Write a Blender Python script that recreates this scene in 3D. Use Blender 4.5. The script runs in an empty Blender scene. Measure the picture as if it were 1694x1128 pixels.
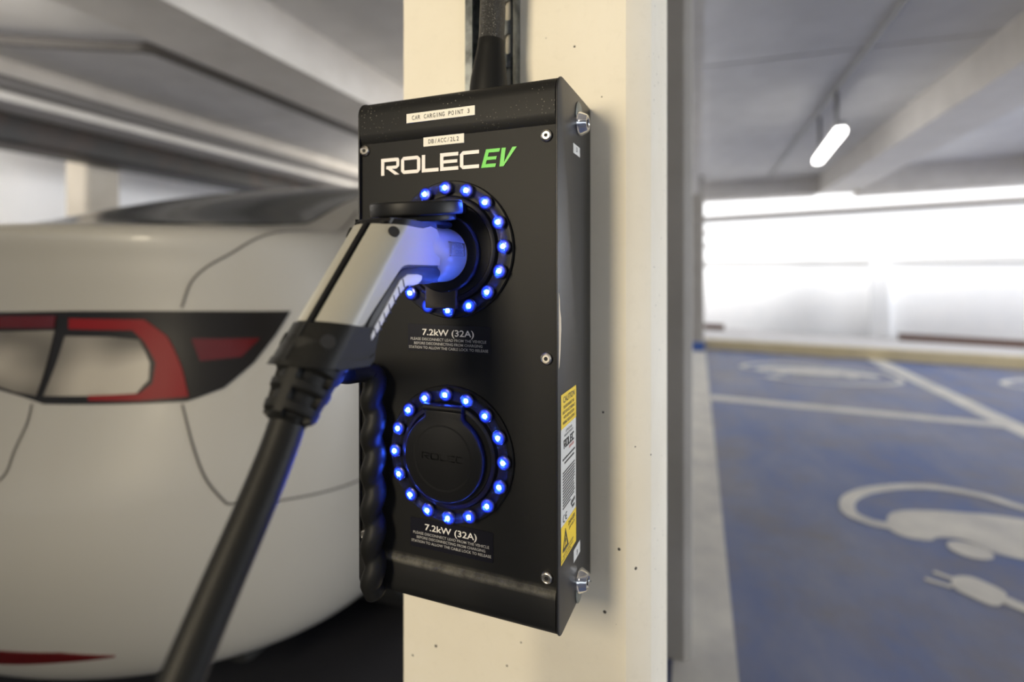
import bpy, bmesh, math, random
from mathutils import Vector, Matrix
from mathutils.geometry import delaunay_2d_cdt
random.seed(4)
C = bpy.context.scene.collection
PI = math.pi
SCN = bpy.context.scene

# ---------------------------------------------------------------- camera, sky, lights, exposure
CAM_H = 1.05                         # camera height above the floor
YAW = math.radians(18.96)            # camera heading against the long axis of the car park
cam = bpy.data.cameras.new('camera'); cam_o = bpy.data.objects.new('camera', cam); C.objects.link(cam_o)
cam.sensor_width = 36; cam.lens = 36*888/1694; cam.shift_y = -(564-451)/1694
cam.clip_start = .02; cam.clip_end = 200
cam_o.location = (0, 0, CAM_H); cam_o.rotation_euler = (PI/2, 0, YAW)
cam.dof.use_dof = True; cam.dof.focus_distance = .49; cam.dof.aperture_fstop = cam.lens/1000/.0085
SCN.camera = cam_o

w = bpy.data.worlds.new('sky'); SCN.world = w; w.use_nodes = True
bg = w.node_tree.nodes['Background']; bg.inputs[0].default_value = (.86, .93, 1, 1); bg.inputs[1].default_value = 1.3

def lamp(name, kind, loc, target, energy, color, **kw):
    l = bpy.data.lights.new(name, kind); l.energy = energy; l.color = color
    for k, v in kw.items(): setattr(l, k, v)
    o = bpy.data.objects.new(name, l); C.objects.link(o); o.location = loc
    o.rotation_euler = (Vector(target)-Vector(loc)).to_track_quat('-Z', 'Y').to_euler()
    return o
lamp('sun', 'SUN', (0, 4, 9), (0.8, 6.6, 4.2), 10, (1, .98, .95), angle=.3)
lamp('bay_lamp', 'AREA', (-.60, -1.0, 1.37), (-.2, .6, 1.0), 24, (1, .86, .62), shape='RECTANGLE', size=.3, size_y=.6)
lamp('open_side_daylight', 'AREA', (8.6, 5.3, 1.25), (0, 1.0, 1.1), 680, (.95, .97, 1), shape='RECTANGLE', size=5, size_y=2.0)
for x, y, en in ((-1.2, 4.2, 26), (-4.6, -.5, 22), (-5.1, 2.1, 34), (-3.1, 1.1, 18), (-3.1, 5.6, 32), (1.2, -1.5, 12), (2.9, 4.0, 6)):
    lamp('fill_point', 'POINT', (x, y, 1.9), (x, y, 0), en, (1, .93, .82), shadow_soft_size=.3)  # added fill: unseen points without fittings, brightening ceiling and side wall

SCN.view_settings.view_transform = 'Standard'; SCN.view_settings.look = 'None'
SCN.view_settings.exposure = 0; SCN.view_settings.gamma = 1
SCN.view_settings.use_curve_mapping = False
SCN.cycles.use_denoising = True
SCN.cycles.max_bounces = 8; SCN.cycles.transparent_max_bounces = 16

# ---------------------------------------------------------------- materials
def mat(name, col, rough=.5, metal=0, emit=None, strength=0, coat=0, spec=None):
    m = bpy.data.materials.new(name); m.use_nodes = True
    b = m.node_tree.nodes['Principled BSDF']
    b.inputs['Base Color'].default_value = (*col, 1); b.inputs['Roughness'].default_value = rough
    b.inputs['Metallic'].default_value = metal; b.inputs['Coat Weight'].default_value = coat
    b.inputs['Coat Roughness'].default_value = .06
    if spec is not None: b.inputs['Specular IOR Level'].default_value = spec
    if emit: b.inputs['Emission Color'].default_value = (*emit, 1); b.inputs['Emission Strength'].default_value = strength
    return m
class N:                                                   # small node-tree writer
    def __init__(s, m): s.t = m.node_tree; s.b = s.t.nodes['Principled BSDF']; s.tc = s.n('ShaderNodeTexCoord')
    def n(s, kind, **kw):
        x = s.t.nodes.new(kind)
        for k, v in kw.items():
            if k.startswith('i_'): x.inputs[k[2:].replace('_', ' ')].default_value = v
            else: setattr(x, k, v)
        return x
    def l(s, a, b): s.t.links.new(a, b)
    def noise(s, scale, detail=4, rough=.55, co=None, mapping=None):
        x = s.n('ShaderNodeTexNoise', i_Scale=scale, i_Detail=detail, i_Roughness=rough)
        src = co or s.tc.outputs['Object']
        if mapping:
            mp = s.n('ShaderNodeMapping'); mp.inputs['Scale'].default_value = mapping; s.l(src, mp.inputs[0]); src = mp.outputs[0]
        s.l(src, x.inputs['Vector']); return x.outputs['Fac']
    def ramp(s, f, stops):
        r = s.n('ShaderNodeValToRGB'); e = r.color_ramp.elements
        while len(e) < len(stops): e.new(.5)
        for q, (p, c) in zip(e, stops): q.position = p; q.color = (*c, 1) if len(c) == 3 else c
        s.l(f, r.inputs[0]); return r.outputs[0]
    def mix(s, f, a, b, mode='MIX'):
        x = s.n('ShaderNodeMix', data_type='RGBA', blend_type=mode)
        for i, v in ((0, f), (6, a), (7, b)):
            if hasattr(v, 'is_linked'): s.l(v, x.inputs[i])
            else: x.inputs[i].default_value = v if i == 0 else ((*v, 1) if len(v) == 3 else v)
        return x.outputs[2]
    def bump(s, f, strength=.2, dist=.001):
        x = s.n('ShaderNodeBump', i_Strength=strength, i_Distance=dist); s.l(f, x.inputs['Height']); s.l(x.outputs[0], s.b.inputs['Normal'])
    def color(s, c): s.l(c, s.b.inputs['Base Color'])

M = {}
# powder-coated black sheet with a little dust
m = M['powder'] = mat('black_powder_coat', (.0085, .0085, .0082), .5, spec=.2); n = N(m)
n.bump(n.noise(2600, 2), .22, .0004)
v = n.n('ShaderNodeTexVoronoi', i_Scale=330.0); n.l(n.tc.outputs['Object'], v.inputs['Vector'])
spk = n.ramp(v.outputs['Distance'], [(.09, (1, 1, 1)), (.19, (0, 0, 0))])
patch_ = n.ramp(n.noise(26, 3), [(.42, (0, 0, 0)), (.66, (1, 1, 1))])
geo = n.n('ShaderNodeSeparateXYZ'); n.l(n.tc.outputs['Object'], geo.inputs[0])
hi = n.ramp(geo.outputs['Z'], [(.458, (.0, .0, .0)), (.50, (1, 1, 1))])
lo_ = n.ramp(geo.outputs['Z'], [(.0365, (0, 0, 0)), (.0385, (1, 1, 1)), (.0425, (1, 1, 1)), (.0435, (0, 0, 0))])
film = n.mix(1.0, lo_, n.ramp(n.noise(60, 5, .7), [(.35, (.05, .05, .05)), (.75, (.35, .35, .35))]), 'MULTIPLY')
n.color(n.mix(n.mix(1.0, n.mix(1.0, n.mix(1.0, spk, patch_, 'MULTIPLY'), hi, 'MULTIPLY'), film, 'ADD'), (.0085, .0085, .0082), (.42, .40, .33)))
M['powder_side'] = mat('black_powder_coat_side', (.012, .012, .013), .36, spec=.35); n = N(M['powder_side']); n.bump(n.noise(2600, 2), .15, .0003)
M['plastic'] = mat('black_plastic', (.006, .006, .0065), .45, spec=.2)
M['rubber'] = mat('black_rubber', (.0075, .0075, .007), .5, spec=.18); n = N(M['rubber']); n.bump(n.noise(900, 3), .1, .0005)
M['sleeve'] = mat('black_sleeve_plastic', (.0075, .0075, .007), .55, spec=.16); n = N(M['sleeve']); n.bump(n.noise(1500, 3), .15, .0003)
M['cable'] = mat('black_cable_jacket', (.0065, .0063, .0055), .48, spec=.16); n = N(M['cable']); n.bump(n.noise(700, 4, mapping=(1, 1, .2)), .25, .0006)
M['braid'] = mat('black_braided_sleeve', (.02, .019, .016), .3); n = N(M['braid'])
br = n.n('ShaderNodeTexVoronoi', i_Scale=800.0); n.l(n.tc.outputs['Object'], br.inputs['Vector']); n.bump(br.outputs['Distance'], .7, .0012)
M['plug_grey'] = mat('grey_plug_plastic', (.27, .26, .222), .42); n = N(M['plug_grey']); n.bump(n.noise(2400, 2), .12, .0002)
M['pad_grey'] = mat('light_grey_grip', (.5, .49, .5), .5)
M['dark_recess'] = mat('dark_recess', (.004, .004, .004), .7)
M['white_vinyl'] = mat('white_vinyl', (.74, .71, .62), .45)
M['label_grey'] = mat('pale_label', (.58, .58, .55), .5)
M['ink'] = mat('black_ink', (.012, .012, .012), .5)
M['logo_white'] = mat('logo_white', (.80, .74, .70), .45)
M['logo_green'] = mat('logo_green', (.085, .55, .03), .4)
M['black_vinyl'] = mat('black_vinyl', (.007, .007, .011), .4, spec=.22)
M['print_white'] = mat('print_white', (.70, .68, .63), .5)
M['print_dim'] = mat('print_grey', (.36, .35, .33), .5)
M['yellow'] = mat('yellow_vinyl', (.80, .56, .015), .4)
M['red_ink'] = mat('red_ink', (.45, .05, .02), .5)
M['steel'] = mat('stainless_steel', (.55, .51, .44), .3, 1)
M['chrome'] = mat('chrome', (.85, .85, .85), .09, 1)
M['washer'] = mat('dull_zinc', (.16, .17, .15), .45, .5)
M['galv'] = mat('galvanised_steel', (.36, .38, .38), .32, .9); n = N(M['galv']); n.color(n.ramp(n.noise(55, 4), [(.36, (.14, .15, .15)), (.62, (.36, .38, .38))]))
M['bare'] = mat('bare_plate', (.60, .50, .36), .5)
M['led'] = mat('blue_led', (.1, .2, 1), .3, emit=(.035, .11, 1.0), strength=900)
m = M['led_halo'] = mat('blue_led_halo', (.01, .01, .03), .25, emit=(.012, .05, 1), strength=1); n = N(m)  # halo round each LED, painted as emission fading outwards
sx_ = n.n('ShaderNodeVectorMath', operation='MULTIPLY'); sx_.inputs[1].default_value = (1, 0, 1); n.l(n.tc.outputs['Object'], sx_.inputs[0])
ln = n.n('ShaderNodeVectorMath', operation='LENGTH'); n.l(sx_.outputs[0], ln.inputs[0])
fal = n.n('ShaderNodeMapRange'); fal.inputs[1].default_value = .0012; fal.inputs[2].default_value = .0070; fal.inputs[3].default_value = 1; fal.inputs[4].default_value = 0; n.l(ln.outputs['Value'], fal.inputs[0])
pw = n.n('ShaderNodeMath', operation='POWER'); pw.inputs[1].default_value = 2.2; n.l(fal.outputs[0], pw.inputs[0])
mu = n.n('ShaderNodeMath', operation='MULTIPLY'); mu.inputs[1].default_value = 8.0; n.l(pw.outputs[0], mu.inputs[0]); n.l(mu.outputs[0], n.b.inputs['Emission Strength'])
M['latch'] = mat('grey_latch', (.03, .026, .024), .5, spec=.2)
# clear rope-light tube: mostly see-through, a little gloss and a little scatter
m = M['tube'] = mat('clear_tube', (.02, .02, .03), .12); nt = m.node_tree
tr = nt.nodes.new('ShaderNodeBsdfTransparent'); tr.inputs[0].default_value = (.95, .96, 1, 1)
tl_ = nt.nodes.new('ShaderNodeBsdfTranslucent'); tl_.inputs[0].default_value = (.6, .7, 1, 1)
m1 = nt.nodes.new('ShaderNodeMixShader'); m1.inputs[0].default_value = .045
m2 = nt.nodes.new('ShaderNodeMixShader'); m2.inputs[0].default_value = .10
nt.links.new(tr.outputs[0], m1.inputs[1]); nt.links.new(tl_.outputs[0], m1.inputs[2])
nt.links.new(m1.outputs[0], m2.inputs[1]); nt.links.new(nt.nodes['Principled BSDF'].outputs[0], m2.inputs[2])
nt.links.new(m2.outputs[0], nt.nodes['Material Output'].inputs[0])

def concrete(name, a, b, pits=True, rough=.75):
    m = mat(name, a, rough); n = N(m)
    base = n.mix(n.ramp(n.noise(5, 6), [(.35, (0, 0, 0)), (.7, (1, 1, 1))]), a, b)
    base = n.mix(n.ramp(n.noise(60, 5, .7), [(.55, (0, 0, 0)), (.85, (.25, .25, .25))]), base, tuple(x*.75 for x in b))
    if pits:
        v = n.n('ShaderNodeTexVoronoi', i_Scale=62.0); n.l(n.tc.outputs['Object'], v.inputs['Vector'])
        wn = n.n('ShaderNodeSeparateColor'); n.l(v.outputs['Color'], wn.inputs[0])
        sz = n.n('ShaderNodeMath', operation='MULTIPLY_ADD'); n.l(wn.outputs[0], sz.inputs[0]); sz.inputs[1].default_value = .35; sz.inputs[2].default_value = -.225
        pit = n.n('ShaderNodeMath', operation='LESS_THAN'); n.l(v.outputs['Distance'], pit.inputs[0]); n.l(sz.outputs[0], pit.inputs[1])
        base = n.mix(pit.outputs[0], base, (.05, .045, .035))
        n.bump(n.noise(220, 5), .18, .001)
    n.color(base); return m
M['pillar'] = concrete('cream_painted_concrete', (.80, .75, .63), (.74, .68, .55))
M['warm_column'] = concrete('beige_column_paint', (.52, .48, .42), (.46, .42, .36), False)
M['column'] = concrete('grey_column_paint', (.36, .34, .31), (.31, .29, .26), False)
M['ceiling'] = concrete('white_ceiling_paint', (.72, .71, .70), (.64, .63, .62), False)
M['beam'] = concrete('beam_paint', (.70, .67, .63), (.62, .59, .55), False)
M['far_wall'] = concrete('white_wall_paint', (.88, .88, .89), (.84, .85, .87), False)
M['walkway'] = concrete('pale_walkway', (.62, .60, .60), (.55, .53, .52), False)
M['kerb_yellow'] = concrete('pale_yellow_kerb', (.66, .55, .33), (.58, .48, .28), False)
M['line'] = concrete('worn_white_line', (.66, .64, .58), (.50, .49, .47), False)
m = M['floor'] = mat('worn_blue_floor_paint', (.15, .2, .4), .55); n = N(m)
c1 = n.mix(n.ramp(n.noise(1.1, 6, .65, mapping=(1, .45, 1)), [(.38, (0, 0, 0)), (.62, (1, 1, 1))]), (.065, .11, .28), (.19, .20, .265))
c1 = n.mix(n.ramp(n.noise(2.3, 6, .7), [(.47, (0, 0, 0)), (.68, (.8, .8, .8))]), c1, (.15, .135, .135))
n.color(c1); n.bump(n.noise(40, 4), .1, .002)
M['blue_base'] = mat('blue_base_paint', (.03, .09, .32), .5)
M['duct'] = mat('dark_brown_duct', (.035, .028, .024), .55); n = N(M['duct']); n.color(n.ramp(n.noise(2.5, 5), [(.45, (.016, .014, .013)), (.75, (.06, .03, .018))]))
M['pipe'] = mat('grey_pipe', (.16, .15, .145), .5)
M['pale_pipe'] = mat('pale_pipe', (.5, .5, .5), .5)
M['tube_light'] = mat('tube_light', (1, 1, 1), .4, emit=(1, .97, .92), strength=9)
M['brown'] = mat('brown_stop', (.16, .10, .08), .7)
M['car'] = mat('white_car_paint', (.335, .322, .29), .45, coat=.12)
M['glass_dark'] = mat('tinted_car_glass', (.010, .013, .010), .14, spec=.22)
M['car_black'] = mat('black_car_trim', (.010, .009, .009), .35, spec=.15)
M['lamp_red'] = mat('red_lamp_lens', (.17, .006, .008), .4, spec=.14)
M['lamp_dark_red'] = mat('dark_red_lamp_lens', (.075, .005, .006), .22, spec=.25)
M['lamp_clear'] = mat('clear_lamp_lens', (.3, .27, .22), .35, 0, spec=.3); n = N(M['lamp_clear'])
n.color(n.ramp(n.noise(5, 1, mapping=(1, 1, 1.6)), [(.35, (.10, .09, .075)), (.62, (.36, .33, .28))]))
M['gap'] = mat('shaded_panel_gap', (.05, .047, .042), .6)
M['bay_shade'] = mat('painted_bay_shade', (.018, .019, .026), .7)  # shade of the car's bay put into a floor colour
M['tyre'] = mat('tyre_rubber', (.012, .012, .012), .7)
M['alloy'] = mat('grey_alloy', (.3, .3, .3), .35, .8)

# ---------------------------------------------------------------- helpers
def mesh_obj(name, verts, faces, m, parent=None, smooth=False, off=(0, 0, 0)):
    me = bpy.data.meshes.new(name)
    me.from_pydata([(v[0]-off[0], v[1]-off[1], v[2]-off[2]) for v in verts], [], faces); me.update()
    bm = bmesh.new(); bm.from_mesh(me); bmesh.ops.recalc_face_normals(bm, faces=bm.faces); bm.to_mesh(me); bm.free()
    o = bpy.data.objects.new(name, me); C.objects.link(o)
    if m: me.materials.append(m)
    if smooth:
        for p in me.polygons: p.use_smooth = True
        if smooth != 1: me.set_sharp_from_angle(angle=smooth)
    if parent: o.parent = parent
    return o
SM = math.radians(35)
def join(parts):
    V, F = [], []
    for v, f in parts:
        k = len(V); V += list(v); F += [tuple(i+k for i in q) for q in f]
    return V, F
def box(x0, x1, y0, y1, z0, z1):
    return ([(x0,y0,z0),(x1,y0,z0),(x1,y1,z0),(x0,y1,z0),(x0,y0,z1),(x1,y0,z1),(x1,y1,z1),(x0,y1,z1)],
            [(0,3,2,1),(4,5,6,7),(0,1,5,4),(1,2,6,5),(2,3,7,6),(3,0,4,7)])
def bbox_bevel(x0, x1, y0, y1, z0, z1, b):
    """box with its twelve edges chamfered"""
    V, F = box(x0, x1, y0, y1, z0, z1); bm = bmesh.new()
    vs = [bm.verts.new(v) for v in V]
    for f in F: bm.faces.new([vs[i] for i in f])
    bmesh.ops.bevel(bm, geom=bm.edges[:], offset=b, segments=2, affect='EDGES', profile=.5)
    bm.verts.index_update(); r = ([tuple(v.co) for v in bm.verts], [tuple(v.index for v in f.verts) for f in bm.faces]); bm.free(); return r
def prism(poly, d0, d1, fn):
    """polygon in a plane, extruded from depth d0 to d1; fn(a, b, d) -> 3-D point"""
    k = len(poly)
    V = [fn(a, b, d0) for a, b in poly]+[fn(a, b, d1) for a, b in poly]
    return V, [tuple(range(k))[::-1], tuple(range(k, 2*k))]+[(i, (i+1) % k, k+(i+1) % k, k+i) for i in range(k)]
def inset(poly, d):
    k = len(poly); out = []; A = sum(poly[i][0]*poly[(i+1) % k][1]-poly[(i+1) % k][0]*poly[i][1] for i in range(k)); sg = 1 if A > 0 else -1
    for i in range(k):
        p, q, r = Vector(poly[i-1]), Vector(poly[i]), Vector(poly[(i+1) % k])
        e1 = (q-p).normalized(); e2 = (r-q).normalized(); n1 = Vector((-e1.y, e1.x))*sg; n2 = Vector((-e2.y, e2.x))*sg
        nn = (n1+n2); L = nn.length
        nn = n1 if L < 1e-6 else nn/L
        out.append(tuple(q+nn*min(d/max(.35, nn.dot(n1)), 2*d)))
    return out
def puffy(poly, h0, h1, r, fn, seg=4):
    """polygon extruded from h0 to h1 with both rims rounded by r"""
    rings = []
    for i in range(seg+1):
        a = PI/2*i/seg; rings.append((inset(poly, r*(1-math.sin(a))), h0+r*(1-math.cos(a))))
    for i in range(seg+1):
        a = PI/2*(1-i/seg); rings.append((inset(poly, r*(1-math.sin(a))), h1-r*(1-math.cos(a))))
    V = []; F = []; k = len(poly)
    for pl, h in rings: V += [fn(a, b, h) for a, b in pl]
    for j in range(len(rings)-1):
        for i in range(k): F.append((j*k+i, j*k+(i+1) % k, (j+1)*k+(i+1) % k, (j+1)*k+i))
    F.append(tuple(range(k))[::-1]); F.append(tuple(range((len(rings)-1)*k, len(rings)*k)))
    return V, F
def hfield(poly, X, skirt, fn, step=.0016, extra=()):
    """a shell half: polygon in the plane raised to X(a, b), with a wall round its rim going down by skirt (or to 0)"""
    P = []
    for i in range(len(poly)):
        p, q = poly[i], poly[(i+1) % len(poly)]; k = max(1, round(math.hypot(q[0]-p[0], q[1]-p[1])/step))
        for j in range(k): P.append((p[0]+(q[0]-p[0])*j/k, p[1]+(q[1]-p[1])*j/k))
    nb = len(P)
    def inside(x, y):
        c = False
        for i in range(nb):
            (xa, ya), (xb, yb) = P[i], P[i-1]
            if (ya > y) != (yb > y) and x < (xb-xa)*(y-ya)/(yb-ya)+xa: c = not c
        return c
    x0, x1 = min(p[0] for p in P), max(p[0] for p in P); y0, y1 = min(p[1] for p in P), max(p[1] for p in P)
    Q = [(x0+(i+.5)*step, y0+(j+.5)*step) for i in range(int((x1-x0)/step)+1) for j in range(int((y1-y0)/step)+1)]
    ins = [q for q in Q if inside(*q)]
    grid = {}
    keep = []
    for q in list(extra)+ins:
        if q in extra and not inside(*q): continue
        c = (int(q[0]/step*1.6), int(q[1]/step*1.6))
        if q not in extra and c in grid: continue
        if min((q[0]-a)**2+(q[1]-b)**2 for a, b in P) < (step*.3)**2 and q not in extra: continue
        grid[c] = 1; keep.append(q)
    S_ = 1000.0
    r = delaunay_2d_cdt([Vector((p[0]*S_, p[1]*S_)) for p in P+keep], [], [list(range(nb))], 1, 1e-5)
    pts = [(v.x/S_, v.y/S_) for v in r[0]]; F = [tuple(f) for f in r[2]]
    V = [fn(a, b, X(a, b)) for a, b in pts]; cnt = {}
    for f in F:
        for i in range(len(f)): e_ = tuple(sorted((f[i], f[(i+1) % len(f)]))); cnt[e_] = cnt.get(e_, 0)+1
    low = {}
    for (a, b), c_ in list(cnt.items()):
        if c_ == 1:
            for q in (a, b):
                if q not in low:
                    low[q] = len(V); h = X(*pts[q]); V.append(fn(pts[q][0], pts[q][1], max(0, h-skirt)))
            F.append((a, b, low[b], low[a]))
    return V, F
def smooth_poly(pts, it=2):
    for _ in range(it):
        o = []
        for i in range(len(pts)):
            p, q = pts[i], pts[(i+1) % len(pts)]
            o += [(.78*p[0]+.22*q[0], .78*p[1]+.22*q[1]), (.22*p[0]+.78*q[0], .22*p[1]+.78*q[1])]
        pts = o
    return pts
def lathe(prof, origin, axis, seg=40, up=(0, 0, 1), radfn=None):
    """prof: list of (distance along axis, radius)"""
    ax = Vector(axis).normalized(); u = ax.cross(Vector(up))
    if u.length < 1e-4: u = ax.cross(Vector((1, 0, 0)))
    u.normalize(); v = ax.cross(u); o = Vector(origin); V = []; F = []
    for d, r in prof:
        for i in range(seg):
            t = 2*PI*i/seg; rr = radfn(d, r, t) if radfn else r
            V.append(tuple(o+ax*d+(u*math.cos(t)+v*math.sin(t))*rr))
    for j in range(len(prof)-1):
        for i in range(seg): F.append((j*seg+i, j*seg+(i+1) % seg, (j+1)*seg+(i+1) % seg, (j+1)*seg+i))
    F.append(tuple(range(seg))); F.append(tuple(range((len(prof)-1)*seg, len(prof)*seg)))
    return V, F
def torus(cx, cy, cz, R, r, seg=96, ring=12):
    V = []; F = []
    for i in range(seg):
        a = 2*PI*i/seg
        for j in range(ring):
            b = 2*PI*j/ring; q = R+r*math.cos(b)
            V.append((cx+q*math.cos(a), cy+r*math.sin(b), cz+q*math.sin(a)))
    for i in range(seg):
        for j in range(ring): F.append((i*ring+j, ((i+1) % seg)*ring+j, ((i+1) % seg)*ring+(j+1) % ring, i*ring+(j+1) % ring))
    return V, F
def catmull(pts, per=8):
    pts = [Vector(p) for p in pts]; o = []
    for i in range(len(pts)-1):
        p0, p1, p2, p3 = pts[max(i-1, 0)], pts[i], pts[i+1], pts[min(i+2, len(pts)-1)]
        for k in range(per):
            t = k/per; o.append(.5*((2*p1)+(p2-p0)*t+(2*p0-5*p1+4*p2-p3)*t*t+(3*p1-p0-3*p2+p3)*t**3))
    return o+[pts[-1]]
def sweep(path, r, seg=20, rfn=None):
    path = [Vector(p) for p in path]; V = []; F = []; nrm = None
    for i, p in enumerate(path):
        t = (path[min(i+1, len(path)-1)]-path[max(i-1, 0)]).normalized()
        if nrm is None:
            nrm = t.cross(Vector((0, 0, 1)))
            if nrm.length < .01: nrm = t.cross(Vector((1, 0, 0)))
        nrm = (nrm-t*nrm.dot(t)).normalized(); b = t.cross(nrm)
        for j in range(seg):
            a = 2*PI*j/seg; V.append(tuple(p+(nrm*math.cos(a)+b*math.sin(a))*(rfn(i) if rfn else r)))
    for i in range(len(path)-1):
        for j in range(seg): F.append((i*seg+j, i*seg+(j+1) % seg, (i+1)*seg+(j+1) % seg, (i+1)*seg+j))
    F.append(tuple(range(seg))); F.append(tuple(range((len(path)-1)*seg, len(path)*seg)))
    return V, F
def loft(rings):
    k = len(rings[0]); V = [p for r in rings for p in r]; F = []
    for j in range(len(rings)-1):
        for i in range(k): F.append((j*k+i, j*k+(i+1) % k, (j+1)*k+(i+1) % k, (j+1)*k+i))
    F.append(tuple(range(k))); F.append(tuple(range((len(rings)-1)*k, len(rings)*k)))
    return V, F
DG = None
def text_geo(s, mono=False):
    """vertices and faces of a line of text, x from 0, cap height about .7"""
    def one(ch):
        cu = bpy.data.curves.new('lettering', 'FONT'); cu.body = ch; cu.resolution_u = 3; cu.offset = .010 if mono else .012
        o = bpy.data.objects.new('lettering', cu); C.objects.link(o)
        bpy.context.view_layer.update()
        me = bpy.data.meshes.new_from_object(o.evaluated_get(bpy.context.evaluated_depsgraph_get()))
        V = [tuple(v.co) for v in me.vertices]; F = [tuple(p.vertices) for p in me.polygons]
        bpy.data.objects.remove(o); bpy.data.curves.remove(cu); bpy.data.meshes.remove(me); return V, F
    if not mono: return one(s)
    parts = []
    for i, ch in enumerate(s):
        if ch == ' ': continue
        V, F = one(ch); xs = [v[0] for v in V]; wd = max(xs)-min(xs); k = min(1, .50/max(wd, .01)); mid = (max(xs)+min(xs))/2
        parts.append(([(i*.62+(v[0]-mid)*k, v[1], 0) for v in V], F))
    return join(parts)
def fit_text(s, a0, a1, b0, cap, mono=False, slope=0, hfit=True):
    """text stretched to run from a0 to a1 with baseline b0 and the given cap height"""
    V, F = text_geo(s, mono); xs = [v[0] for v in V]; x0, x1 = min(xs), max(xs)
    sx = (a1-a0)/(x1-x0); sy = cap/.715
    return [(a0+(v[0]-x0)*sx, b0+v[1]*sy) for v in V], F
def place2(g, fn, d):
    return [fn(a, b, d) for a, b in g[0]], g[1]
def rrect(a0, a1, b0, b1, r, seg=4):
    o = []
    for cx, cy, t in ((a1-r, b1-r, 0), (a0+r, b1-r, PI/2), (a0+r, b0+r, PI), (a1-r, b0+r, 1.5*PI)):
        for i in range(seg+1): o.append((cx+r*math.cos(t+PI/2*i/seg), cy+r*math.sin(t+PI/2*i/seg)))
    return o
def tag(o, label=None, cat=None, group=None, kind=None):
    if label: o['label'] = label
    if cat: o['category'] = cat
    if group: o['group'] = group
    if kind: o['kind'] = kind
    return o
def structure(name, g, m, label=None, smooth=False, parent=None):
    o = mesh_obj(name, g[0], g[1], m, parent, smooth)
    if not parent: tag(o, label, kind='structure')
    return o
def empty(name, loc, rz=0):
    o = bpy.data.objects.new(name, None); C.objects.link(o); o.location = loc; o.rotation_euler = (0, 0, rz); o.empty_display_size = .05; return o

# ---------------------------------------------------------------- the car park shell (long axis = +y)
CEIL = CAM_H+1.30; BEAM = CAM_H+1.05
def edge_y(x): return 8.55-.25*x          # where the slab ends short of the far wall
def wall_y(x): return 9.80-.335*x         # far wall
def kerb_y(x): return 7.88-.165*x         # kerb of the walkway
floor_o = structure('floor', box(-12, 12, -9, 14, -.2, 0), M['floor'], 'worn blue painted car park floor')
# ceiling: panels with open joints under a backing slab
ceil_o = structure('ceiling', prism([(-12, -9), (12, -9), (12, edge_y(12)), (-12, edge_y(-12))], CEIL+.06, CEIL+.3, lambda a, b, d: (a, b, d)), M['ceiling'], 'painted concrete car park ceiling')
beam_right = [-8.03, -5.98, -3.97, -1.94, .03, 1.94, 3.95, 5.95, 7.95]
joint_y = [-9, -4.85, -2.75, -.65, 1.45, 3.6, 5.7, 7.7]
for i in range(1, len(beam_right)-1):
    x0, x1 = beam_right[i], beam_right[i+1]-.4
    for j in range(len(joint_y)):
        y0 = joint_y[j]+.012
        if j < len(joint_y)-1: pl = [(x0, y0), (x1, y0), (x1, joint_y[j+1]-.012), (x0, joint_y[j+1]-.012)]
        else: pl = [(x0, y0), (x1, y0), (x1, max(y0+.05, edge_y(x1))), (x0, max(y0+.05, edge_y(x0)))]
        structure('ceiling_panel', prism(pl, CEIL, CEIL+.06, lambda a, b, d: (a, b, d)), M['ceiling'], parent=ceil_o)
for i, x in enumerate(beam_right[2:]):
    y1 = edge_y(x)+.12
    structure('ceiling_beam', box(x-.4, x, -9, y1, BEAM, CEIL+.06), M['beam'], parent=ceil_o)
# cross beams at the end of the slab
def cross_beam(xa, xb, ya, yb, z0, name='cross_beam'):
    structure(name, prism([(xa, ya), (xb, yb), (xb, yb+.35), (xa, ya+.35)], z0, CEIL+.05, lambda a, b, d: (a, b, d)), M['beam'], parent=ceil_o)
cross_beam(.03, 1.54, 8.25, 8.1, BEAM)
cross_beam(1.94, 6.9, 7.75, 6.6, BEAM-.07)
# walls
structure('wall_back', prism([(-11.9, wall_y(-11.9)), (11.9, wall_y(11.9)), (11.9, wall_y(11.9)+.25), (-11.9, wall_y(-11.9)+.25)], .12, 2.75, lambda a, b, d: (a, b, d)), M['far_wall'], 'bright white far wall beyond the walkway')
structure('wall_left', box(-6.3, -6.0, -9, 11.8, 0, CEIL), M['far_wall'], 'white side wall behind the car')
wk = structure('trim_walkway', prism([(-11.8, kerb_y(-11.8)+.12), (11.9, kerb_y(11.9)+.12), (11.9, wall_y(11.9)), (-11.8, wall_y(-11.8))], 0, .13, lambda a, b, d: (a, b, d)), M['walkway'], 'raised pale walkway along the far wall')
structure('trim_kerb', prism([(-11.8, kerb_y(-11.8)), (11.9, kerb_y(11.9)), (11.9, kerb_y(11.9)+.12), (-11.8, kerb_y(-11.8)+.12)], 0, .13, lambda a, b, d: (a, b, d)), M['kerb_yellow'], 'pale yellow painted kerb edging the walkway')
wall_o = bpy.data.objects['wall_back']
def on_wall(name, x0, x1, z0, z1, t, m):      # something fixed to the far wall
    return structure(name, prism([(x0, wall_y(x0)), (x1, wall_y(x1)), (x1, wall_y(x1)-t), (x0, wall_y(x0)-t)], z0, z1, lambda a, b, d: (a, b, d)), m, parent=wall_o)
on_wall('pilaster', 2.36, 2.56, .13, 1.42, .10, M['far_wall'])
on_wall('wall_ledge', -6, 2.36, 1.16, 1.27, .02, M['pale_pipe'])
on_wall('wall_ledge', 2.56, 8, 1.16, 1.27, .02, M['pale_pipe'])
on_wall('wall_rail', -6, 8, 1.50, 1.53, .015, M['pipe'])
on_wall('wall_rail', -6, 8, 1.72, 1.75, .015, M['pipe'])
on_wall('cable_tray', -6, 8, 1.93, 2.02, .03, M['pipe'])
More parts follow.
